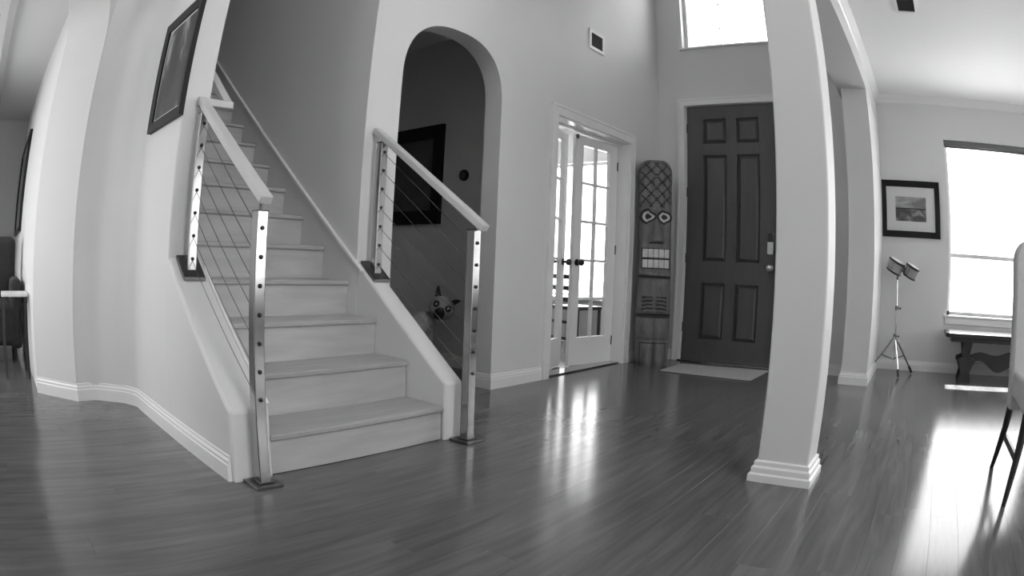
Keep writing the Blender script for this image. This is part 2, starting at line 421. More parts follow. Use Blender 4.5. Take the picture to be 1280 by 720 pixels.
ywall('wall_right', -3.75, -3.6, (2.585, 6.43), LO, [(3.5, 4.6, .6, 2.1)])
def living_wall():  # unseen openings added high and low to light stairs and arch wall
    mb = MB(); a, b = -.9, 1.9
    for z0, z1 in ((0, .45), (2.1, 2.9), (4.9, HI)): mb.box(a, b, -3.75, -3.6, z0, z1)
    mb.box(a, .4, -3.75, -3.6, .45, 2.1)
    mb.box(-2.05, a, -3.75, -3.6, 0, HI); mb.box(b, 2.585, -3.75, -3.6, 0, HI)
    S(mb.build('wall_living', 'wall', smooth=0))
living_wall()
xwall('wall_back', -2.05, -1.9, (-3.75, 2.48), HI, [(1.75, 2.25, 2.3, 4.8)])  # unseen high opening added to light the left walls
mb = MB(); mb.box(2.5, 6.4, -3.7, .41, LO, LO + .1); S(mb.build('ceiling', 'ceil', smooth=0), 'white dining side ceiling with bright daylight on it')
mb = MB(); mb.box(-4.1, 5.7, .4, 8.9, HI, HI + .1); mb.box(-2.1, 2.6, -3.75, .4, HI, HI + .1); S(mb.build('ceiling_foyer', 'ceil', smooth=0))
mb = MB(); mb.box(2.1, 7.2, 2.79, 6.5, LO, LO + .1); S(mb.build('ceiling_office', 'ceil', smooth=0))
wall('wall_office_back', (3.7, 5.6), (1, 0), 3.4, .1, LO, nrm=(0, 1))
OY0, OY1, OZ0, OZ1 = 3.75, 5.35, .46, 2.24
xwall('wall_office', 7.0, 7.15, (2.78, 5.7), LO, [(OY0, OY1, OZ0, OZ1)])
# outdoors: pavement and an unseen roof slab added to keep sun out of the foyer
mb = MB(); mb.box(5.7, 40, -30, 30, -.25, -.16); S(mb.build('driveway', 'ground', smooth=0), 'pale paving outside the front windows')
mb = MB(); mb.box(5.7, 8.2, .5, 2.9, 4.62, 4.72); S(mb.build('sun_shade_roof', 'white', smooth=0), 'unseen roof slab added over the entry to keep sun out of the foyer')

# ------------------------------------------------------------------ windows
def window(name, x, y0, y1, z0, z1, bars_y=(), bars_z=(), fw=.035, t=.04, label=None):
    mb = MB(); mb.box(x, x + t, y0, y0 + fw, z0, z1); mb.box(x, x + t, y1 - fw, y1, z0, z1); mb.box(x, x + t, y0, y1, z0, z0 + fw); mb.box(x, x + t, y0, y1, z1 - fw, z1)
    w = S(mb.build(name, 'white', smooth=0), label)
    for yy in bars_y:
        b = MB(); b.box(x + .005, x + t - .005, yy - .005, yy + .005, z0 + fw, z1 - fw); b.build('window_bar', 'white', w, smooth=0)
    for zz, th in bars_z:
        b = MB(); b.box(x + .002, x + t - .002, y0 + fw, y1 - fw, zz - th, zz + th); b.build('window_bar', 'white', w, smooth=0)
    g = MB(); g.box(x + t / 2 - .002, x + t / 2 + .002, y0 + fw, y1 - fw, z0 + fw, z1 - fw); g.build('pane', 'glass', w, smooth=0)
    return w
window('window_1', 6.37, WY0, WY1, WZ0, WZ1, (), ((1.15, .02),), label='tall dining window, overexposed by daylight')
window('window_2', 5.63, 1.405, 2.355, 3.08, 4.3, (1.955,), ((3.31, .003), (3.60, .003), (3.95, .003)), label='high window above the front door')
window('window_3', 7.08, OY0, OY1, OZ0, OZ1, (), ((.60, .004),), label='bright office window seen through the glass doors')
portal((6.42, (WY0 + WY1) / 2, (WZ0 + WZ1) / 2), (-1, 0, 0), WY1 - WY0, WZ1 - WZ0)
portal((5.68, 1.88, 3.69), (-1, 0, 0), .95, 1.22)
portal((7.14, (OY0 + OY1) / 2, (OZ0 + OZ1) / 2), (-1, 0, 0), OY1 - OY0, OZ1 - OZ0)
portal((4.05, -3.74, 1.35), (0, 1, 0), 1.1, 1.5); portal((1.15, -3.74, 1.275), (0, 1, 0), 1.5, 1.65); portal((.5, -3.74, 3.9), (0, 1, 0), 2.8, 2.0)  # portals for the unseen openings added to light the rooms
portal((-2.04, 2.0, 3.55), (1, 0, 0), .5, 2.5); portal((-1.74, 5.3, 1.3), (1, 0, 0), 1.6, 1.8); portal((-1.74, 3.6, 1.475), (1, 0, 0), .8, 1.95)  # portals for the added back and hall openings, also unseen
# sills and the blind headrail of the dining window
mb = MB(); mb.box(6.245, 6.37, WY0 - .03, WY1 + .03, WZ0 - .022, WZ0); S(mb.build('trim_2', 'white', bevel=.006)); 
mb = MB(); mb.box(6.265, 6.285, WY0 - .02, WY1 + .02, WZ0 - .09, WZ0 - .022); S(mb.build('trim_3', 'white', bevel=.004))
mb = MB(); mb.box(5.515, 5.63, 1.38, 2.38, 3.055, 3.08); S(mb.build('trim_4', 'white', bevel=.006))
t = thing('roller_blind', 'rolled up blind along the head of the tall dining window', 'blind', (6.33, (WY0 + WY1) / 2, WZ1 - .09))
mb = MB(); mb.box(6.30, 6.37, WY0 + .002, WY1 - .002, WZ1 - .055, WZ1); mb.build('headrail', 'steel_dark', t, bevel=.005)
mb = MB(); mb.box(6.315, 6.345, WY0 + .02, WY1 - .02, WZ1 - .075, WZ1 - .056); mb.build('rolled_slats', 'steel_dark', t, bevel=.004)

# ------------------------------------------------------------------ trim
sweep('baseboard_left', [(.925, 1.985), (.925, 3.24), (.90, 3.30), (.86, 3.36), (.71, 3.462), (.675, 3.474), (.558, 3.459), (.29, 3.725)], BB, side=1)
sweep('baseboard_arch', [(3.135, 2.784), (3.135, 2.64), (3.69, 2.64)], BB, side=-1)
sweep('baseboard_foyer', [(5.03, 2.64), (5.54, 2.64), (5.54, 2.435)], BB, side=-1)
sweep('baseboard_front', [(5.54, 1.325), (5.54, .645)], BB, side=-1)
CB = [(0, 0), (.027, 0), (.027, .03), (.018, .036), (.018, .058), (.010, .066), (.010, .082), (0, .088)]
sweep('trim_5', [(2.385, .387), (2.587, .387), (2.587, .613), (2.385, .613)], CB, side=-1, closed=True)
sweep('trim_6', [(5.54, .645), (5.09, .645), (5.09, .405), (6.28, .405), (6.28, -3.6)], CB if False else BB, side=-1)
sweep('baseboard_corridor', [(3.6, 6.29), (3.6, 2.79)], BB, side=-1, m='white')
sweep('crown_dining', [(2.2, .40), (6.28, .40), (6.28, -3.6)], CR, side=-1, zoff=LO)
for n_ in ('crown_dining',): bpy.data.objects[n_].name = 'trim_7'


# ------------------------------------------------------------------ staircase
st = thing('staircase', 'straight wooden staircase rising between two low white walls', 'staircase', (1.56, 2.0, 0))
Y0, DY, Z1, DZ, XA, XB = 1.985, .2447, .163, .1806, 1.10, 2.014
NT = 14
rm = MB(); rm.box(-.4585, .4585, 0, .018, -.155, 0); tm = MB()
# nosed tread profile in (y,z)
tp = [(-.018, -.008), (-.014, -.003), (-.008, 0), (.262, 0), (.262, -.026), (-.012, -.026), (-.017, -.021)]
for k in range(NT):
    z = Z1 + DZ * k; yk = Y0 + DY * k; zb = 0 if k == 0 else z - DZ
    mb = MB(); mb.box(XA, XB, yk, yk + .016, zb + (.003 if k == 0 else 0), z - .026); mb.build('riser', 'riser', st, smooth=0, origin=((XA + XB) / 2, yk, z))
    if k < NT - 1:
        xa = XA if yk < 2.5 else 1.07
        mb = MB(); mb.prism([(yk + a, z + b) for a, b in tp], xa, XB, 'x'); mb.build('tread', 'tread', st, smooth=30, origin=((XA + XB) / 2, yk, z))
zl = Z1 + DZ * (NT - 1); yl = Y0 + DY * (NT - 1)
mb = MB(); mb.box(1.07, 2.017, yl, 6.75, zl - .2, zl); mb.build('landing', 'tread', st, smooth=0)
def skirt(x0, x1, ya, yb, name='skirt_board'):
    f_ = lambda y_: .752 + .737 * (y_ - 2.576)
    mb = MB(); mb.prism([(ya, f_(ya)), (yb, f_(yb)), (yb, f_(yb) - .40), (ya + .4, f_(ya) - .1), (ya, f_(ya) - .12)], x0, x1, 'x'); return mb.build(name, 'wall', st, smooth=0)
skirt(2.0137, 2.0149, 2.63, 5.3)
f_ = lambda y_: .752 + .737 * (y_ - 2.576)
mb = MB(); mb.bar((2.005, 2.58, f_(2.58)), (2.005, 5.3, f_(5.3)), .022, .016); mb.build('skirt_cap', 'white', st, bevel=.003)
skirt(1.07, 1.084, 2.66, 5.3)
mb = MB(); mb.bar((1.108, 2.0, .268), (1.108, 2.62, .752), .014, .03); mb.build('skirt_cap', 'white', st, bevel=.003)

# ------------------------------------------------------------------ railings
def railing(label, px, far_end, near_y, base_c, wall_return=False):
    t = thing('stair_railing', label, 'railing', (px, base_c, 0), 'cable railings beside the stairs')
    w = .044; yn = base_c; yf = 2.572
    for (yy, z0, z1, near) in ((yn, 0, .965, True), (yf, .735, 1.44, False)):
        mb = MB(); mb.box(px - w / 2, px + w / 2, yy - w / 2, yy + w / 2, z0 + .01, z1); p = mb.build('post', 'steel', t, bevel=.003)
        mb = MB(); mb.tube([(px, yy, z1 - .005), (px, yy, z1 + .03)], .006, 8); mb.build('rail_pin', 'steel_dark', p)
        mb = MB(); mb.box(px - w / 2 - .001, px + w / 2 + .001, yy - w / 2 - .001, yy + w / 2 + .001, z1 - .004, z1 + .001); mb.build('post_cap', 'black', p)
        if near:
            mb = MB(); mb.box(px - .058, px + .058, yy - .056, yy + .058, 0, .013)
            mb.box(px - .03, px + .03, yy - .03, yy + .03, .013, .02)
        else:
            mb = MB(); s = .78
            vs = [];
            for dz in (0, .016):
                for a, b in ((-.055, -.06), (.055, -.06), (.055, .06), (-.055, .06)): vs.append((px + a, yy + b, .752 + s * b + dz - .004))
            mb.add(vs, [(3, 2, 1, 0), (4, 5, 6, 7), (0, 1, 5, 4), (1, 2, 6, 5), (2, 3, 7, 6), (3, 0, 4, 7)])
        mb.build('base_plate', 'steel_dark', t, bevel=.002)
        for i in range(7):
            zz = (.905 - i * .0972) if near else (1.385 - i * .0985)
            mb = MB(); mb.ball((px, yy - w / 2 - .002, zz), .0085, 10, (1, .8, 1)); mb.build('cable_stud', 'black', p)
    for i in range(7):
        za, zb = .905 - i * .0972, 1.385 - i * .0985
        mb = MB(); mb.tube([(px, yn + .01, za), (px, yf - .01, zb)], .0016, 6); mb.build('cable', 'cable', t)
    mb = MB()
    za = 1.0; slope = (1.513 - 1.0) / (2.63 - 1.87)
    mb.bar((px, near_y, za - (1.87 - near_y) * slope), (px, 2.63, 1.513), .048, .034)
    h = mb.build('handrail', 'rail', t, bevel=.005, seg=2)
    if wall_return:
        mb = MB(); mb.bar((px - .02, 2.612, 1.497), (1.178, 2.612, 1.497), .046, .034); mb.build('handrail_return', 'rail', t, bevel=.004)
        mb = MB(); mb.bar((1.155, 2.60, 1.49), (1.155, 4.9, 1.49 + 2.3 * .78), .046, .034); u = mb.build('upper_handrail', 'rail', t, bevel=.004)
        for yy in (2.95, 3.9, 4.7):
            mb = MB(); zz = 1.49 + (yy - 2.6) * .78; mb.tube([(1.072, yy, zz - .06), (1.12, yy, zz - .06), (1.15, yy, zz - .015)], .007, 8); mb.build('bracket', 'steel_dark', u)
    return t
railing('left cable railing with white handrail running into the picture wall', 1.018, 2.63, 1.865, 1.905, True)
railing('right cable railing with white handrail in front of the dark archway', 2.09, 2.63, 1.825, 1.888)

# ------------------------------------------------------------------ front door
FD = MB(); y0, y1 = 1.42, 2.34; xd = 5.575
ht = 2.45
root = thing('door_1', 'dark six panel front door with electronic lock', 'door', (5.6, 1.88, 0)); root['kind'] = 'structure'; del root['category']
cols = [(1.59, 1.825), (1.93, 2.17)]; rows = [(.215, .745), (.945, 1.955), (2.07, 2.315)]
def boxes(mb, lst):
    for b in lst: mb.box(*b)
mb = MB(); xs, xe = xd, xd + .045
yl_ = [y0, 1.59, 1.825, 1.93, 2.17, y1]; zl_ = [.012, .215, .745, .945, 1.955, 2.07, 2.315, ht]
for i in (0, 2, 4): mb.box(xs, xe, yl_[i], yl_[i + 1], zl_[0], zl_[-1])
for i in (1, 3):
    for j in (0, 2, 4, 6): mb.box(xs, xe, yl_[i], yl_[i + 1], zl_[j], zl_[j + 1])
    for j in (1, 3, 5): mb.box(xs + .03, xe - .005, yl_[i], yl_[i + 1], zl_[j], zl_[j + 1])
mb.build('door_leaf', 'door', root, smooth=0)
for (a, b) in cols:
    for (c, d) in rows:
        mb = MB(); q = .038; x1_, x2_ = xs + .030, xs + .006
        vs = [(x1_, a + .006, c + .006), (x1_, b - .006, c + .006), (x1_, b - .006, d - .006), (x1_, a + .006, d - .006),
              (x2_, a + q, c + q), (x2_, b - q, c + q), (x2_, b - q, d - q), (x2_, a + q, d - q)]
        mb.add(vs, [(4, 5, 6, 7), (0, 1, 5, 4), (1, 2, 6, 5), (2, 3, 7, 6), (3, 0, 4, 7), (3, 2, 1, 0)]); mb.build('panel', 'door', root, smooth=0)
for z in (.32, .97, 1.6, 2.23):
    mb = MB(); mb.tube([(xs - .006, y1 + .004, z - .045), (xs - .006, y1 + .004, z + .045)], .008, 10); mb.build('hinge', 'black', root)
mb = MB(); mb.prism(rounded([(1.445, 1.03), (1.505, 1.03), (1.505, 1.22), (1.445, 1.22)], {0: .015, 1: .015, 2: .03, 3: .03}, 4), xs - .028, xs, 'x'); lk = mb.build('lock_housing', 'brass', root)
mb = MB(); mb.prism(rounded([(1.447, 1.14), (1.503, 1.14), (1.503, 1.222), (1.447, 1.222)], {2: .03, 3: .03}, 4), xs - .034, xs - .027, 'x'); mb.build('keypad', 'black', lk)
mb = MB(); mb.tube([(xs - .03, 1.475, 1.085), (xs - .045, 1.475, 1.085)], .014, 12); mb.build('thumb_turn', 'brass', lk)
mb = MB(); mb.lathe([(.028, 0), (.028, .006), (.012, .01), (.012, .04), (.026, .045), (.032, .06), (.024, .075), (.001, .078)], 16, Matrix.Translation((xs, 1.475, .905)) @ Matrix.Rotation(-PI / 2, 4, 'Y')); mb.build('door_knob', 'brass', root)
# jamb, casing, threshold
mb = MB(); mb.box(5.545, 5.69, 2.342, 2.356, 0, 2.46); mb.box(5.545, 5.69, 1.404, 1.418, 0, 2.46); mb.box(5.545, 5.69, 1.404, 2.356, 2.452, 2.462); mb.build('door_jamb', 'white', root, smooth=0)
def casing(name, axis, c, a0, a1, ztop, w=.085, t=.018, sgn=-1, parent=None):
    mb = MB(); lo, hi = (c - t, c) if sgn < 0 else (c, c + t)
    def B(p, q, z0, z1, e=0):
        l2, h2 = (lo - e, hi) if sgn < 0 else (lo, hi + e)
        if axis == 'x': mb.box(l2, h2, p, q, z0, z1)
        else: mb.box(p, q, l2, h2, z0, z1)
    B(a0 - w, a0, 0, ztop + w); B(a1, a1 + w, 0, ztop + w); B(a0, a1, ztop, ztop + w)
    B(a0 - w - .0015, a0 - w + .018, 0, ztop + w + .0015, .006); B(a1 + w - .018, a1 + w + .0015, 0, ztop + w + .0015, .006); B(a0 - w + .018, a1 + w - .018, ztop + w - .018, ztop + w + .0015, .006)
    return mb.build(name, 'white', parent, smooth=0)
S(casing('trim_9', 'x', 5.54, 1.412, 2.348, 2.452, w=.07), 'white casing round the front door')
mb = MB(); mb.box(5.50, 5.70, 1.41, 2.35, 0, .014); mb.build('threshold', 'steel', root, bevel=.003)
mb = MB(); mb.box(5.70, 5.72, .5, 2.8, -.2, .02); S(mb.build('trim_10', 'ground', smooth=0))

# ------------------------------------------------------------------ french doors
S(casing('trim_11', 'y', 2.64, 3.78, 4.93, 1.962, w=.082), 'white casing round the glazed double doors')
mb = MB(); mb.box(3.78, 3.795, 2.64, 2.785, 0, 1.965); mb.box(4.915, 4.93, 2.64, 2.785, 0, 1.965); mb.box(3.78, 4.93, 2.64, 2.785, 1.95, 1.965); mb.box(3.80, 4.92, 2.745, 2.757, 1.935, 1.95)
S(mb.build('trim_12', 'white', smooth=0), 'jamb of the glazed double doors')
mb = MB(); mb.box(3.79, 4.92, 2.66, 2.80, 0, .012); S(mb.build('trim_13', 'steel', bevel=.003), 'pale threshold strip under the glazed double doors')
def french(name, hx, hy, ang, flip, label):
    """leaf hinged at (hx,hy), running towards direction ang; local s along leaf"""
    W_, H0, H1, T = .572, .012, 1.943, .035
    Mx = Matrix.Translation((hx, hy, 0)) @ Matrix.Rotation(ang, 4, 'Z')
    root = thing(name, label, 'door', (hx, hy, 0)); root['kind'] = 'structure'; del root['category']
    ty0, ty1 = (-T, 0) if flip else (0, T)
    mb = MB(); mb.box(0, .11, ty0, ty1, H0, H1, mtx=Mx); mb.box(W_ - .095, W_, ty0, ty1, H0, H1, mtx=Mx)
    mb.box(.11, W_ - .095, ty0, ty1, H0, .245, mtx=Mx); mb.box(.11, W_ - .095, ty0, ty1, 1.862, H1, mtx=Mx)
    mb.build('door_leaf', 'white', root, smooth=0)
    cs = (.11, W_ - .095); mid = (cs[0] + cs[1]) / 2
    mb = MB(); mb.box(mid - .011, mid + .011, ty0 + .004, ty1 - .004, .245, 1.862, mtx=Mx); mb.build('glazing_bar', 'white', root, smooth=0)
    hts = [.245 + (1.862 - .245) * i / 5 for i in range(6)]
    for i in range(1, 5):
        mb = MB(); mb.box(cs[0], cs[1], ty0 + .004, ty1 - .004, hts[i] - .011, hts[i] + .011, mtx=Mx); mb.build('glazing_bar', 'white', root, smooth=0)
    ym = (ty0 + ty1) / 2
    for i in range(5):
        for a, b in ((cs[0], mid - .011), (mid + .011, cs[1])):
            mb = MB(); mb.box(a, b, ym - .002, ym + .002, hts[i] + .005, hts[i + 1] - .005, mtx=Mx); mb.build('pane', 'glass', root, smooth=0)
    sg = -1
    for e, (yy, dr) in enumerate(((ty0, -1), (ty1, 1))):
        mb = MB(); rot = Mx @ Matrix.Translation((W_ - .05, yy, .87)) @ Matrix.Rotation(PI / 2 if dr < 0 else -PI / 2, 4, 'X')
        mb.lathe([(.028, 0), (.028, .006), (.011, .010), (.011, .035), (.024, .042), (.029, .056), (.022, .068), (.001, .071)], 16, rot); mb.build('door_knob', 'black', root)
    for z in (.2, 1.0, 1.75):
        mb = MB(); q = Mx @ Vector((0, ty0 if not flip else ty1, z)); mb.tube([q - Vector((0, 0, .04)), q + Vector((0, 0, .04))], .007, 8); mb.build('hinge', 'black', root)
    return root
french('door_2', 4.912, 2.752, PI - math.atan2(.080, .583), True, 'right glazed leaf of the double doors, slightly ajar, ten panes')
french('door_3', 3.798, 2.762, math.atan2(.145, .53), False, 'left glazed leaf of the double doors, standing further open')
mb = MB(); mb.ball((4.352, 2.822, 1.925), .022, 12, (.8, .8, 1)); mb.build('ball_catch', 'steel_dark', bpy.data.objects['door_2'])

# ------------------------------------------------------------------ picture frames
def framed(name, label, org, ax, w, h, fw, depth, art, matw=None, artrect=None, group=None, glazed=True, mats=('frame', 'matboard')):
    """frame standing proud of a wall; org = lower corner on wall, ax = plan unit along width, nrm = out of wall"""
    a, n = Vector((ax[0], ax[1], 0)), Vector((ax[2], ax[3], 0))
    rot = Matrix(((a.x, n.x, 0, org[0]), (a.y, n.y, 0, org[1]), (0, 0, 1, org[2]), (0, 0, 0, 1)))
    c = rot @ Vector((w / 2, 0, 0)); t = thing(name, label, 'picture', c, group)
    mb = MB()
    pr = [(0, 0), (w, 0), (w, h), (0, h)]; pi_ = [(fw, fw), (w - fw, fw), (w - fw, h - fw), (fw, h - fw)]
    for i in range(4):
        j = (i + 1) % 4; A, B, Cc, D = pr[i], pr[j], pi_[j], pi_[i]
        vs = [(A[0], 0, A[1]), (B[0], 0, B[1]), (Cc[0], 0, Cc[1]), (D[0], 0, D[1])]
        vs += [(x, depth if k < 2 else depth * .75, z) for k, (x, _, z) in enumerate(vs)]
        mb.add(vs, [(0, 1, 2, 3), (4, 5, 6, 7), (0, 1, 5, 4), (1, 2, 6, 5), (2, 3, 7, 6), (3, 0, 4, 7)], mtx=rot)
    mb.build('frame', mats[0], t, smooth=0)
    if matw:
        mb = MB(); mb.box(fw, w - fw, .002, depth * .35, fw, h - fw, mtx=rot); mb.build('mat_board', mats[1], t, smooth=0)
    r_ = artrect or (fw + (matw or 0), w - fw - (matw or 0), fw + (matw or 0), h - fw - (matw or 0))
    for i, (mt, z0_, z1_) in enumerate(art):
        mb = MB(); z0, z1 = r_[2] + (r_[3] - r_[2]) * z0_, r_[2] + (r_[3] - r_[2]) * z1_
        mb.box(r_[0], r_[1], .003, depth * .38, z0, z1, mtx=rot); mb.build('print', mt, t, smooth=0)
    if glazed: mb = MB(); mb.box(fw, w - fw, depth * .55, depth * .58, fw, h - fw, mtx=rot); mb.build('glass', 'glass', t, smooth=0)
    return t
framed('picture_frame', 'black framed dark print hanging on the wall beside the left railing', (.925, 2.62 + .0, 1.43), (0, 1, -1, 0), .53, .615, .05, .028, [('art_dark', 0, 1)], matw=.012, glazed=False)
framed('picture_frame', 'black square frame with a window reflection painted as the print in a wide mat', (6.28, -.285, 1.29), (0, 1, -1, 0), .70, .56, .062, .03, [('reflection_low', 0, .50), ('frame', .50, .54), ('reflection_top', .54, 1)], matw=.1, artrect=(.17, .535, .158, .40))  # print area paints a reflected window with its dark middle bar
framed('picture_frame', 'large black framed picture on the shaded corridor wall behind the archway', (3.6, 3.62, 1.135), (0, 1, -1, 0), .75, .83, .115, .03, [('art_hall', 0, 1)])
framed('picture_frame', 'long black frame seen edge on in the hall beyond the left arch', (.287, 6.1, 1.02), (0, 1, -1, 0), 1.7, .98, .05, .035, [('art_hall', 0, 1)], matw=.02)

# ------------------------------------------------------------------ wall and ceiling fittings
def vent(name, label, rot, w, h, n, mats=('plast', 'vent_dark')):
    c = rot @ Vector((w / 2, 0, h / 2)); t = thing(name, label, 'vent', c)
    mb = MB(); b = .028
    mb.box(0, w, 0, .012, 0, b, mtx=rot); mb.box(0, w, 0, .012, h - b, h, mtx=rot); mb.box(0, b, 0, .012, b, h - b, mtx=rot); mb.box(w - b, w, 0, .012, b, h - b, mtx=rot)
    mb.build('frame', mats[0], t, smooth=0)
    mb = MB(); mb.box(b, w - b, 0, .002, b, h - b, mtx=rot); mb.build('backing', mats[1], t, smooth=0)
    for i in range(n):
        z = b + (h - 2 * b) * (i + .5) / n
        mb = MB(); mb.add([(b, .002, z - .004), (w - b, .002, z - .004), (w - b, .010, z + .004), (b, .010, z + .004), (b, .002, z - .002), (w - b, .002, z - .002), (w - b, .010, z + .006), (b, .010, z + .006)],
                          [(0, 1, 2, 3), (4, 5, 6, 7), (0, 1, 5, 4), (1, 2, 6, 5), (2, 3, 7, 6), (3, 0, 4, 7)], mtx=rot); mb.build('slat', mats[1], t, smooth=0)
rot = Matrix(((1, 0, 0, 4.213), (0, -1, 0, 2.64), (0, 0, 1, 2.66), (0, 0, 0, 1)))
vent('air_vent', 'white framed air vent high on the wall above the glazed doors', rot, .24, .185, 7)
rot = Matrix(((0, 0, 1, 3.86), (1, 0, 0, -.235), (0, -1, 0, 2.74), (0, 0, 0, 1)))
vent('ceiling_vent', 'dark slotted vent in the white dining side ceiling', rot, .20, .27, 7)
t = thing('thermostat', 'small round dark thermostat on the corridor wall beside the large frame', 'thermostat', (3.59, 3.38, 1.515))
mb = MB(); mb.lathe([(.045, 0), (.045, .012), (.042, .022), (.036, .026), (.001, .027)], 24, Matrix.Translation((3.6, 3.38, 1.515)) @ Matrix.Rotation(-PI / 2, 4, 'Y')); mb.build('body', 'blackm', t)
mb = MB(); mb.lathe([(.030, 0), (.030, .002), (.001, .0025)], 24, Matrix.Translation((3.574, 3.38, 1.515)) @ Matrix.Rotation(-PI / 2, 4, 'Y')); mb.build('dial', 'steel_dark', t)
t = thing('ceiling_light', 'flat rectangular ceiling light in the office, seen over the glazed doors', 'light', (6.45, 4.35, 2.7))
mb = MB(); mb.box(6.3, 6.62, 4.17, 4.53, 2.69, 2.74); mb.build('housing', 'black', t, bevel=.006)
mb = MB(); mb.box(6.325, 6.595, 4.195, 4.505, 2.672, 2.69); mb.build('diffuser', 'lamp', t, bevel=.006)

# ------------------------------------------------------------------ door mat
t = thing('door_mat', 'pale flat door mat lying in front of the dark front door', 'mat', (5.08, 1.78, 0))
mb = MB(); mb.prism(rounded([(4.78, 1.375), (5.40, 1.375), (5.28, 2.20), (4.76, 2.18)], {0: .02, 1: .02, 2: .02, 3: .02}, 3), .001, .010); mb.build('pile', 'mat', t, bevel=.003)
mb = MB(); mb.prism([(4.772, 1.367), (5.408, 1.367), (5.288, 2.208), (4.752, 2.188)], 0, .004); mb.build('rubber_edge', 'blackm', t)

# ------------------------------------------------------------------ carved tiki figure
def tiki():
    H = 1.82; base = Vector((5.09, 2.43, 0)); face = math.atan2(-.52, -.85)
    top_off = Vector((.02, .035, 0))
    t = thing('tiki_statue', 'tall carved wooden tiki figure with bared teeth leaning in the corner by the front door', 'statue', base)
    NU, NZ = 120, 300
    def g(x, c, w): return math.exp(-((x - c) / w) ** 2)
    def prof(z):       # half width, half depth
        w = .150 + .006 * math.sin(z * 4)
        if z > 1.68: w *= math.sqrt(max(0.0, 1 - ((z - 1.68) / .165) ** 2.6)) * .98 + .02
        if z < .03: w *= .93 + .07 * (z / .03)
        return w, w * .80
    def disp(x, z):    # x = -1..1 across the front, carving depth (m)
        d = 0.0
        if z > 1.36 and z < 1.80:   # lattice head dress
            for sgn in (1, -1):
                u = (x * .15 * 1.05 + sgn * z) / .104; fr = abs(u - round(u)); d -= .016 * math.exp(-(fr / .095) ** 2) * min(1, (z - 1.36) / .05)
        d += .012 * g(z, 1.37, .03) * (1 - abs(x) * .3)                 # brow
        for s in (-1, 1): d -= .026 * g(x, s * .50, .30) * g(z, 1.305, .055)     # sockets
        nw = .16 + .20 * max(0, min(1, (1.30 - z) / .2))
        if 1.075 < z < 1.34: d += (.020 + .060 * (1.34 - z) / .265) * math.exp(-(x / nw) ** 4) * min(1, (z - 1.075) / .012)
        for s in (-1, 1): d += .016 * g(x, s * .33, .13) * g(z, 1.105, .03)      # nostrils
        if .83 < z < 1.045: d += (.006 if abs(x) < .82 else 0)           # mouth block
        d += .034 * g(z, .80, .026) * (1 if abs(x) < .95 else .4)         # lower lip
        if .50 < z < .775: d -= .020 * min(1, (.775 - z) / .01)          # neck, chest
        if .455 < z < .60 and abs(x) < .9: d += .012 * math.exp(-((abs(x) - .35) / .38) ** 4)
        if z < .455: d -= .026 * math.exp(-((z - .43) / .035) ** 2)      # under the hands
        if z < .44: d += .010 * math.cos(x * 3.0) - .018 * g(x, 0, .07) * (1 if z > .2 else .7)
        if .18 < z < .44: d += .012 * g(abs(x), .5, .28) * g(z, .33, .10) - .012 * g(abs(x), .72, .06) * g(z, .36, .03)
        if z < .20: d += .034 * math.exp(-((abs(x) - .40) / .30) ** 4) * (1 - (z / .2) ** 6) - .010
        else: d -= .014 * g(z, .22, .02)
        return d
    vs, fs = [], []
    for j in range(NZ + 1):
        z = H * j / NZ; w, dp = prof(z)
        for i in range(NU):
            a = 2 * PI * i / NU; ca, sa = math.cos(a), math.sin(a)
            e = .72
            X = math.copysign(abs(ca) ** e, ca) * dp; Yy = math.copysign(abs(sa) ** e, sa) * w
            front = max(0, ca) ** .5
            k = disp(Yy / max(w, 1e-4), z) * min(1, front * 1.6) * min(1.0, w / .06)
            vs.append((X + k, Yy, z))
    for j in range(NZ):
        for i in range(NU): fs.append((j * NU + i, j * NU + (i + 1) % NU, (j + 1) * NU + (i + 1) % NU, (j + 1) * NU + i))
    fs += [tuple(range(NU - 1, -1, -1)), tuple(range(NZ * NU, (NZ + 1) * NU))]
    lean = Matrix(((1, 0, top_off.x / H, 0), (0, 1, top_off.y / H, 0), (0, 0, 1, 0), (0, 0, 0, 1)))
    T = Matrix.Translation(base) @ lean @ Matrix.Rotation(face, 4, 'Z')
    mb = MB(); mb.add(vs, fs, mtx=T)
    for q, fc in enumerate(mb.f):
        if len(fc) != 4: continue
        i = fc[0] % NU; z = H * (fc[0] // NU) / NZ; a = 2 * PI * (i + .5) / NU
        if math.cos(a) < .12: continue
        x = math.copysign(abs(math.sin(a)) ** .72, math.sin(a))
        dark = False  # painted shade: lattice grooves, under nose, lip and hands, between fingers, round feet
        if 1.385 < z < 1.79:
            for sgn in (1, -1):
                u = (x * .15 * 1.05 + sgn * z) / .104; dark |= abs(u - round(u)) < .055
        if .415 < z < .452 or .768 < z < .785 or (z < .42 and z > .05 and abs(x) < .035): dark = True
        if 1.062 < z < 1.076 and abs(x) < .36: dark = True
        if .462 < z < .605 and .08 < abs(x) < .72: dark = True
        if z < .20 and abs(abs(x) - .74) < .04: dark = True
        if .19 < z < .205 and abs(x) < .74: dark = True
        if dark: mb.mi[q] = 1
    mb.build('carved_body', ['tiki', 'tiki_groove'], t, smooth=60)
    def fx(x, z):
        w, dp = prof(z); sa = abs(x); sa = min(.999, sa) ** (1 / .72); ca = math.sqrt(1 - sa * sa); return ca ** .72 * dp + disp(x, z) * min(1, math.sqrt(ca) * 1.6)
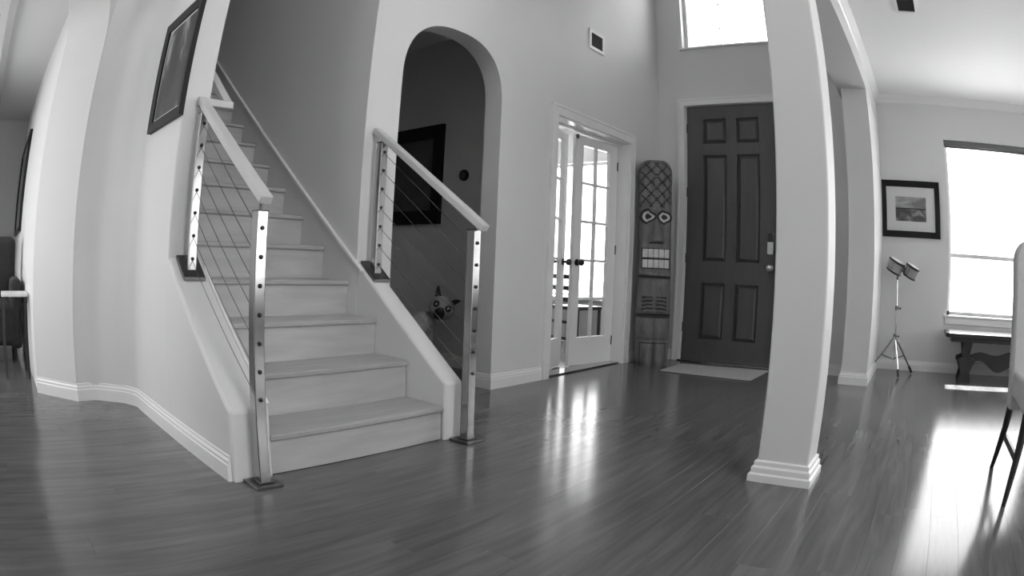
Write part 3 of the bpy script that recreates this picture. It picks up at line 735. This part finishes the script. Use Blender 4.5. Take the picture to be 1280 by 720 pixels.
    # eyes: dark almond, pale ring, dark pupil
    for s in (-1, 1):
        def almond(sc, zc=1.305, xc=.47 * .15):
            out = []
            for k in range(28):
                a = 2 * PI * k / 28; xx = math.cos(a); zz = math.sin(a) * (1 - .25 * (xx * -s * -1 > 0)) 
                tip = 1 - .45 * max(0, -xx)       # narrower towards the nose
                out.append((s * (xc + xx * .055 * sc), zc + zz * .050 * sc * tip))
            return out
        for nm, sa_, sb_, mt, off in (('eye_surround', 0, 1.42, 'tiki_dark', .004), ('eye_ring', .52, .98, 'tiki_pale', .0085), ('pupil', 0, .56, 'tiki_dark', .0085)):
            mb = MB(); rings = [almond(max(.02, sa_ + (sb_ - sa_) * k / 6)) for k in range(7)]; n = 28; v = []; f2 = []
            for k, rg in enumerate(rings):
                o_ = -.012 if k == 6 or (k == 0 and sa_ > 0) else off
                for p in rg: v.append((fx(p[0] / .15, p[1]) + off, p[0], p[1]))
            for k in range(6):
                for i in range(n): f2.append((k * n + i, k * n + (i + 1) % n, (k + 1) * n + (i + 1) % n, (k + 1) * n + i))
            b0 = len(v)
            for rg in (rings[0], rings[-1]):
                for p in rg: v.append((fx(p[0] / .15, p[1]) - .015, p[0], p[1]))
            for i in range(n):
                f2.append((i, b0 + i, b0 + (i + 1) % n, (i + 1) % n)); f2.append((6 * n + i, 6 * n + (i + 1) % n, b0 + n + (i + 1) % n, b0 + n + i)); f2.append((b0 + i, b0 + n + i, b0 + n + (i + 1) % n, b0 + (i + 1) % n))
            mb.add(v, f2, mtx=T); mb.build(nm, mt, t, smooth=40)
    # mouth: dark cavity and two rows of teeth
    mb = MB()
    seg = 14; vv = []; ff = []
    for i in range(seg + 1):
        x = -.84 + 1.68 * i / seg
        for z in (.850, 1.025):
            for o_ in (.012, -.02): vv.append((fx(x, z) + o_, x * .15, z))
    for i in range(seg):
        a = i * 4; b = a + 4; ff += [(a, b, b + 2, a + 2), (a + 1, a + 3, b + 3, b + 1), (a, a + 1, b + 1, b), (a + 2, b + 2, b + 3, a + 3)]
    ff += [(0, 2, 3, 1), (seg * 4, seg * 4 + 1, seg * 4 + 3, seg * 4 + 2)]
    mb.add(vv, ff, mtx=T); mb.build('mouth_cavity', 'tiki_dark', t, smooth=0)
    for r_, (za, zb) in enumerate(((.945, 1.020), (.856, .928))):
        for i in range(5):
            xa = -.80 + 1.6 * i / 5 + .012; xb = xa + 1.6 / 5 - .024
            if i == 2 and False: continue
            mb = MB(); v = []
            for x in (xa, xb):
                for z in (za, zb):
                    for o_ in (.024, .0): v.append((fx(x, z) + o_, x * .15, z))
            mb.add(v, [(0, 4, 6, 2), (1, 3, 7, 5), (0, 1, 5, 4), (2, 6, 7, 3), (0, 2, 3, 1), (4, 5, 7, 6)], mtx=T); mb.build('tooth', 'tiki_pale', t, bevel=.004)
    # hands resting on the belly: four fingers each
    for s in (-1, 1):
        for i in range(4):
            z = .583 - i * .033
            pts = [(fx(s * u, z) + .010, s * u * .15, z - (.008 if u > .5 else 0)) for u in (.10, .25, .42, .60, .72)]
            mb = MB(); mb.tube([T @ Vector(p) for p in pts], [.009, .012, .0125, .012, .008], 8); mb.build('finger', 'tiki', t, smooth=60)
    return t
tiki()

# ------------------------------------------------------------------ bongos and stand
t = thing('drum_stand', 'thin chrome tripod drum stand in front of the dining wall', 'stand', (5.92, .205, 0))
cx, cy = 5.92, .205
mb = MB(); mb.tube([(cx, cy, .12), (cx, cy, .62)], .011, 12); mb.build('lower_tube', 'chrome', t)
mb = MB(); mb.tube([(cx, cy, .6), (cx, cy + .01, .88)], .008, 12); mb.build('upper_tube', 'chrome', t)
for z in (.61, .355): 
    mb = MB(); mb.tube([(cx, cy, z - .02), (cx, cy, z + .02)], .018, 12); mb.tube([(cx, cy, z), (cx - .02, cy - .035, z)], .006, 8); mb.ball((cx - .02, cy - .04, z), .012, 8); mb.build('collar', 'steel_dark', t)
for a in (R(200), R(-60), R(75)):
    ex, ey = cx + math.cos(a) * .25, cy + math.sin(a) * .25
    mb = MB(); mb.tube([(cx, cy, .355), (ex, ey, .03)], .009, 8); lg = mb.build('leg', 'chrome', t)
    mb = MB(); mb.tube([(cx + math.cos(a) * .14, cy + math.sin(a) * .14, .173), (cx, cy, .14)], .006, 8); mb.build('brace', 'steel_dark', lg)
    dx = Vector((ex - cx, ey - cy, -.325)).normalized()
    mb = MB(); mb.tube([Vector((ex, ey, .03)) - dx * .05, (ex + dx.x * .02, ey + dx.y * .02, .012)], .014, 10); mb.build('rubber_foot', 'black', lg)
mb = MB(); mb.tube([(cx, cy + .01, .87), (cx - .01, cy, .93)], .012, 8); mb.box(cx - .03, cx + .01, cy - .03, cy + .05, .915, .93); mb.build('mount', 'steel_dark', t)
t = thing('bongo_drums', 'pair of joined bongo drums tilted on top of the chrome tripod stand', 'drums', (5.90, .17, .93))
axis = Vector((-.14, -.42, .90)).normalized(); sidev = Vector((.18, -1, -.30)); sidev = (sidev - axis * sidev.dot(axis)).normalized()
def drum(c, r1, r0, h):
    zq = axis; xq = sidev; yq = zq.cross(xq); Mx = Matrix(((xq.x, yq.x, zq.x, c.x), (xq.y, yq.y, zq.y, c.y), (xq.z, yq.z, zq.z, c.z), (0, 0, 0, 1)))
    mb = MB(); mb.lathe([(r0, 0), (r0 + .003, .01), ((r0 + r1) / 2 + .004, h * .5), (r1, h - .01)], 28, Mx); b = mb.build('drum_shell', 'drum', t)
    mb = MB(); mb.lathe([(r1 + .002, h - .022), (r1 + .008, h - .020), (r1 + .008, h - .002), (r1 - .004, h - .001)], 28, Mx); mb.build('rim', 'black', b)
    mb = MB(); mb.lathe([(r0 + .002, 0), (r0 + .008, .002), (r0 + .008, .016), (r0 + .003, .018)], 28, Mx); mb.build('lower_hoop', 'black', b)
    mb = MB(); mb.lathe([(r1 - .003, h - .006), (r1 - .004, h + .002), (.001, h + .003)], 28, Mx); mb.build('drum_head', 'skin', b)
    for k in range(5):
        a = 2 * PI * k / 5 + .4; mb = MB(); mb.tube([Mx @ Vector((math.cos(a) * (r0 + .011), math.sin(a) * (r0 + .011), .01)), Mx @ Vector((math.cos(a) * (r1 + .011), math.sin(a) * (r1 + .011), h - .012))], .003, 6); mb.build('tension_rod', 'chrome', b)
drum(Vector((5.915, .262, .935)), .086, .078, .12); drum(Vector((5.94, .088, .895)), .074, .067, .12)
mb = MB(); mb.bar((5.905, .20, .975), (5.925, .12, .955), .03, .05); mb.build('centre_block', 'darkwood', t)

# ------------------------------------------------------------------ bench
t = thing('bench', 'dark wooden trestle bench with scrolled stretcher under the tall dining window', 'bench', (5.86, -1.1, 0))
mb = MB(); mb.box(5.71, 6.20, -1.86, -.365, .392, .43); mb.build('bench_top', 'darkwood', t, bevel=.008, seg=3)
mb = MB(); mb.box(5.73, 6.16, -1.80, -.43, .352, .392); mb.build('apron', 'darkwood', t, bevel=.004)
for yy in (-.635, -1.60):
    prof = [(-.06, .352), (-.045, .28), (-.035, .22), (-.10, .20), (-.105, .17), (-.08, .14), (-.055, .08), (-.075, .0), (.075, .0), (.055, .08), (.08, .14), (.105, .17), (.10, .20), (.035, .22), (.045, .28), (.06, .352)]
    mb = MB(); mb.prism([(yy + a, z) for a, z in prof], 5.76, 5.80, 'x'); mb.prism([(yy + a, z) for a, z in prof], 6.08, 6.12, 'x'); mb.box(5.80, 6.08, yy - .03, yy + .03, .03, .33); mb.build('leg', 'darkwood', t, bevel=.004)
n = 40; topc, botc = [], []
for i in range(n + 1):
    u = i / n; yy = -.67 - u * .90
    s = math.sin(u * PI * 4 - .4); topc.append((yy, .235 + .022 * s + .03 * math.exp(-((u - .5) / .2) ** 2))); botc.append((yy, .165 + .03 * s - .06 * math.exp(-((u - .5) / .28) ** 2)))
mb = MB(); mb.prism(topc + botc[::-1], 5.85, 5.88, 'x'); mb.build('stretcher', 'darkwood', t)

# ------------------------------------------------------------------ slipcovered chair at the right edge
def chair():
    t = thing('dining_chair', 'pale slipcovered high back chair with dark splayed legs at the right edge', 'chair', (2.98, -.86, 0))
    x0 = 2.74; yl_, yr = -.555, -1.06
    # back: rounded panel, thickness in X
    out = []
    N = 24
    for i in range(N + 1):
        a = PI * i / N; out.append((-.8075 + .2525 * math.copysign(abs(math.cos(a)) ** .55, math.cos(a)), .93 + .125 * math.sin(a) ** .8))
    pl = [(-.595, .30)] + [(-.573, .5), (-.562, .7)] + out + [(-1.053, .7), (-1.042, .5), (-1.02, .30)]
    mb = MB(); mb.prism(pl, x0, x0 + .075, 'x'); mb.build('backrest', 'slip', t, bevel=.022, seg=3, smooth=60)
    mb = MB(); mb.prism(rounded([(x0 + .01, -.60), (x0 - .46, -.585), (x0 - .46, -1.04), (x0 + .01, -1.015)], {1: .06, 2: .06}, 5), .36, .475); mb.build('seat', 'slip', t, bevel=.02, seg=3)
    for (xa, ya, sx, sy) in ((x0 + .04, -.625, .10, .03), (x0 + .04, -1.0, .10, -.03), (x0 - .40, -.62, -.03, .02), (x0 - .40, -1.0, -.03, -.02)):
        mb = MB(); mb.tube([(xa, ya, .40), (xa + sx * .25, ya + sy * .4, .22), (xa + sx * .6, ya + sy * .8, .1), (xa + sx, ya + sy, .0)], [.024, .021, .017, .013], 8); mb.build('leg', 'darkwood', t)
    for yy in (-.622, -1.0):
        mb = MB(); mb.bar((x0 + .05, yy, .17), (x0 - .40, yy, .17), .02, .03); mb.build('stretcher', 'darkwood', t, bevel=.003)
chair()

# ------------------------------------------------------------------ office: ladder back chair and desk
def office_chair():
    t = thing('office_chair', 'dark slatted chair standing in the gap between the two glazed leaves', 'chair', (5.25, 3.49, 0))
    for (x, y) in ((5.08, 3.27), (5.16, 3.61)):
        mb = MB(); mb.tube([(x, y, 0), (x, y, .45), (x - .04, y - .015, .80)], [.014, .017, .013], 8); mb.build('back_post', 'darkwood', t)
    for z in (.14, .30, .52, .63, .74):
        e = -.04 * max(0, (z - .45) / .35)
        mb = MB(); mb.bar((5.08 + e, 3.27, z), (5.16 + e, 3.61, z), .014, .045 if z > .4 else .03); mb.build('slat', 'darkwood', t, bevel=.003)
    mb = MB(); mb.prism([(5.07, 3.255), (5.48, 3.17), (5.56, 3.53), (5.155, 3.625)], .42, .455); mb.build('seat', 'darkwood', t, bevel=.01)
    for (x, y) in ((5.45, 3.205), (5.525, 3.505)):
        mb = MB(); mb.tube([(x, y, 0), (x, y, .42)], [.014, .018], 8); mb.build('leg', 'darkwood', t)
office_chair()
t = thing('low_cabinet', 'low plain grey cabinet below the office window behind the glazed doors', 'cabinet', (6.6, 4.5, 0))
mb = MB(); mb.box(6.25, 6.9, 2.95, 5.4, .45, .475); mb.build('cabinet_top', 'cabinet', t, bevel=.004)
mb = MB(); mb.box(6.28, 6.9, 2.97, 5.38, .0, .45); mb.build('body', 'cabinet', t, smooth=0)
for k in range(-1, 3):
    mb = MB(); mb.box(6.265, 6.28, 3.53 + k * .62, 4.146 + k * .62, .02, .445); d_ = mb.build('door', 'cabinet', t, bevel=.002)
    mb = MB(); mb.ball((6.255, 4.10 + k * .62, .25), .012, 8); mb.build('handle', 'steel_dark', d_)

# ------------------------------------------------------------------ far hall furniture
t = thing('armchair', 'dark upholstered armchair in the shaded hall beyond the left arch', 'armchair', (-.12, 5.1, 0))
mb = MB(); mb.box(-.45, .2, 4.8, 5.45, .12, .44); mb.build('seat', 'sofa', t, bevel=.05, seg=3)
mb = MB(); mb.box(-.45, .2, 5.4, 5.62, .12, .95); mb.build('backrest', 'sofa', t, bevel=.07, seg=3)
for x in (-.5, .13):
    mb = MB(); mb.box(x, x + .12, 4.8, 5.55, .1, .62); mb.build('armrest', 'sofa', t, bevel=.04, seg=3)
for x in (-.42, .17):
    for y in (4.86, 5.5): mb = MB(); mb.tube([(x, y, 0), (x, y, .13)], .02, 8); mb.build('leg', 'darkwood', t)
t = thing('side_table', 'small pale topped side table in front of the dark armchair', 'table', (.15, 4.32, 0))
mb = MB(); mb.box(.03, .275, 4.15, 4.5, .53, .55); mb.build('table_top', 'plast', t, bevel=.004)
for x in (.05, .255):
    for y in (4.17, 4.48): mb = MB(); mb.box(x - .012, x + .012, y - .012, y + .012, 0, .53); mb.build('leg', 'darkwood', t, smooth=0)

# ------------------------------------------------------------------ dog
def skin_mesh(nodes, edges, lvl=2):
    me = bpy.data.meshes.new('skel'); me.from_pydata([n[0] for n in nodes], edges, []); o = bpy.data.objects.new('skel', me); C.objects.link(o)
    md = o.modifiers.new('s', 'SKIN'); sd = o.modifiers.new('d', 'SUBSURF'); sd.levels = lvl; sd.render_levels = lvl
    for v, n in zip(me.skin_vertices[0].data, nodes):
        r_ = n[1]; v.radius = (r_, r_) if not isinstance(r_, tuple) else r_
    me.skin_vertices[0].data[0].use_root = True
    dgr = bpy.context.evaluated_depsgraph_get(); ev = o.evaluated_get(dgr); out = bpy.data.meshes.new_from_object(ev)
    bpy.data.objects.remove(o); return out
def dog():
    # head at about (3.33, 3.30, .48), looking at the camera, tipped to one side
    base = Vector((3.36, 3.42, 0))
    t = thing('dog', 'fawn dog with dark muzzle and ears peering over the stair wall through the archway', 'dog', base)
    hd = Vector((3.335, 3.31, .485)); fwd = Vector((-hd.x, -hd.y, .8 - hd.z)).normalized()
    back = Vector((-.22, .975, 0)).normalized()
    side = Vector((-back.y, back.x, 0))
    def B(b, s, z): return tuple(hd + back * b + side * s + Vector((0, 0, z - hd.z)))
    N = [(B(.62, 0, .36), .085), (B(.42, 0, .355), .09), (B(.22, 0, .35), .105), (B(.14, 0, .375), .085), (B(.08, 0, .43), .062),
         (B(.16, .075, .28), .05), (B(.16, .08, .16), .032), (B(.17, .08, .05), .024), (B(.13, .08, .02), .028),
         (B(.16, -.075, .28), .05), (B(.16, -.08, .16), .032), (B(.17, -.08, .05), .024), (B(.13, -.08, .02), .028),
         (B(.60, .08, .27), .06), (B(.54, .085, .20), .042), (B(.66, .085, .13), .026), (B(.63, .085, .045), .023), (B(.58, .085, .02), .027),
         (B(.60, -.08, .27), .06), (B(.54, -.085, .20), .042), (B(.66, -.085, .13), .026), (B(.63, -.085, .045), .023), (B(.58, -.085, .02), .027),
         (B(.72, 0, .40), .025), (B(.82, .02, .46), .018), (B(.88, .05, .53), .012)]
    E_ = [(0, 1), (1, 2), (2, 3), (3, 4), (2, 5), (5, 6), (6, 7), (7, 8), (2, 9), (9, 10), (10, 11), (11, 12), (0, 13), (13, 14), (14, 15), (15, 16), (16, 17), (0, 18), (18, 19), (19, 20), (20, 21), (21, 22), (0, 23), (23, 24), (24, 25)]
    me = skin_mesh(N, E_, 2)
    body = bpy.data.objects.new('body', me); C.objects.link(body); me.materials.append(M['fur']); me.shade_smooth()
    body.parent = t; body.matrix_parent_inverse = wm(t).inverted()
    # head mesh: sculpted ellipsoid blend in a head frame (x fwd, y left, z up) rolled on one side
    upv = Vector((0, 0, 1)); yv = upv.cross(fwd).normalized(); zv = fwd.cross(yv).normalized()
    roll = Matrix.Rotation(R(-21), 3, fwd)       # tipped
    yv = roll @ yv; zv = roll @ zv
    Hm = Matrix(((fwd.x, yv.x, zv.x, hd.x), (fwd.y, yv.y, zv.y, hd.y), (fwd.z, yv.z, zv.z, hd.z), (0, 0, 0, 1)))
    bm = bmesh.new(); bmesh.ops.create_icosphere(bm, subdivisions=5, radius=1)
    for v in bm.verts:
        x, y, z = v.co
        sx, sy, sz = .095, .100, .092
        p = Vector((x * sx, y * sy, z * sz))
        mz = math.exp(-((y / .48) ** 2 + ((z + .28) / .42) ** 2)) if x > 0 else 0   # muzzle
        p.x += .085 * mz * max(0, x) ** .5
        p.y *= 1 - .12 * mz
        p.z -= .012 * mz
        fh = math.exp(-(y / .30) ** 2) * math.exp(-((z - .15) / .16) ** 2) if x > 0 else 0
        p.x -= .010 * fh                                                          # stop
        for s in (-1, 1):
            e = math.exp(-((y - s * .48) / .20) ** 2 - ((z - .10) / .18) ** 2) if x > 0 else 0
            p.x -= .014 * e
        if z > .5: p.z *= .94
        v.co = p
    me = bpy.data.meshes.new('head'); bm.to_mesh(me); bm.free()
    me.materials.append(M['fur']); me.materials.append(M['furd'])
    for p in me.polygons:
        c = p.center
        mzl = c.x > .05 and (c.y / .040) ** 2 + ((c.z + .045) / .048) ** 2 < 1.0
        eyes = any(((c.y - s * .047) / .024) ** 2 + ((c.z - .012) / .026) ** 2 < 1 and c.x > 0 for s in (-1, 1))
        brow = abs(c.y) < .006 and c.z > .0 and c.x > .03
        p.material_index = 1 if (mzl or eyes or c.z < -.085) else 0
        p.use_smooth = True
    me.transform(Hm); h = bpy.data.objects.new('head', me); C.objects.link(h); h.parent = t; h.matrix_parent_inverse = wm(t).inverted()
    for s in (-1, 1):
        mb = MB(); mb.ball((.076, s * .047, .012), .0135, 14, (1, 1, 1), mtx=Hm); e = mb.build('eye', 'black', t)
        mb = MB(); mb.ball((.0865, s * .0465, .012), .0065, 10, (.6, 1, 1), mtx=Hm); mb.build('pupil_shine', 'eye', e)  # reflected glint drawn as a pale ball on each eye
        # ears: the left of picture pricks up, the other folds out sideways
        def ear(pts):
            mb = MB(); vs = []
            for (x, y, z, w, th) in pts:
                for k in range(10):
                    a = 2 * PI * k / 10; vs.append((x + math.cos(a) * th, y + math.sin(a) * w, z))
            fs = [(j * 10 + k, j * 10 + (k + 1) % 10, (j + 1) * 10 + (k + 1) % 10, (j + 1) * 10 + k) for j in range(len(pts) - 1) for k in range(10)]
            fs += [tuple(range(9, -1, -1)), tuple(range((len(pts) - 1) * 10, len(pts) * 10))]
            mb.add(vs, fs, mtx=Hm); mb.build('ear', 'furd', t, smooth=60)
        if s < 0: ear([(0, -.052, .055, .026, .012), (0, -.062, .085, .024, .010), (.002, -.074, .115, .017, .007), (.004, -.085, .142, .005, .004)])
        else: ear([(0, .055, .052, .026, .012), (.004, .072, .078, .026, .010), (.010, .092, .100, .019, .008), (.022, .115, .105, .006, .005)])
    mb = MB(); mb.ball((.172, 0, -.020), .017, 14, (.8, 1.2, .8), mtx=Hm); mb.build('nose', 'black', t)
    if False: mb = MB(); c_ = Vector(B(.075, 0, .425)); mb.tube([c_ + (side * math.cos(a) + (back * .5 + Vector((0, 0, .86))) .normalized() * 0 + Vector((back.x * .35, back.y * .35, .94)).cross(side).normalized() * math.sin(a)) * .074 for a in [2 * PI * i / 24 for i in range(25)]], .006, 6); mb.build('collar', 'blackm', t)
dog()
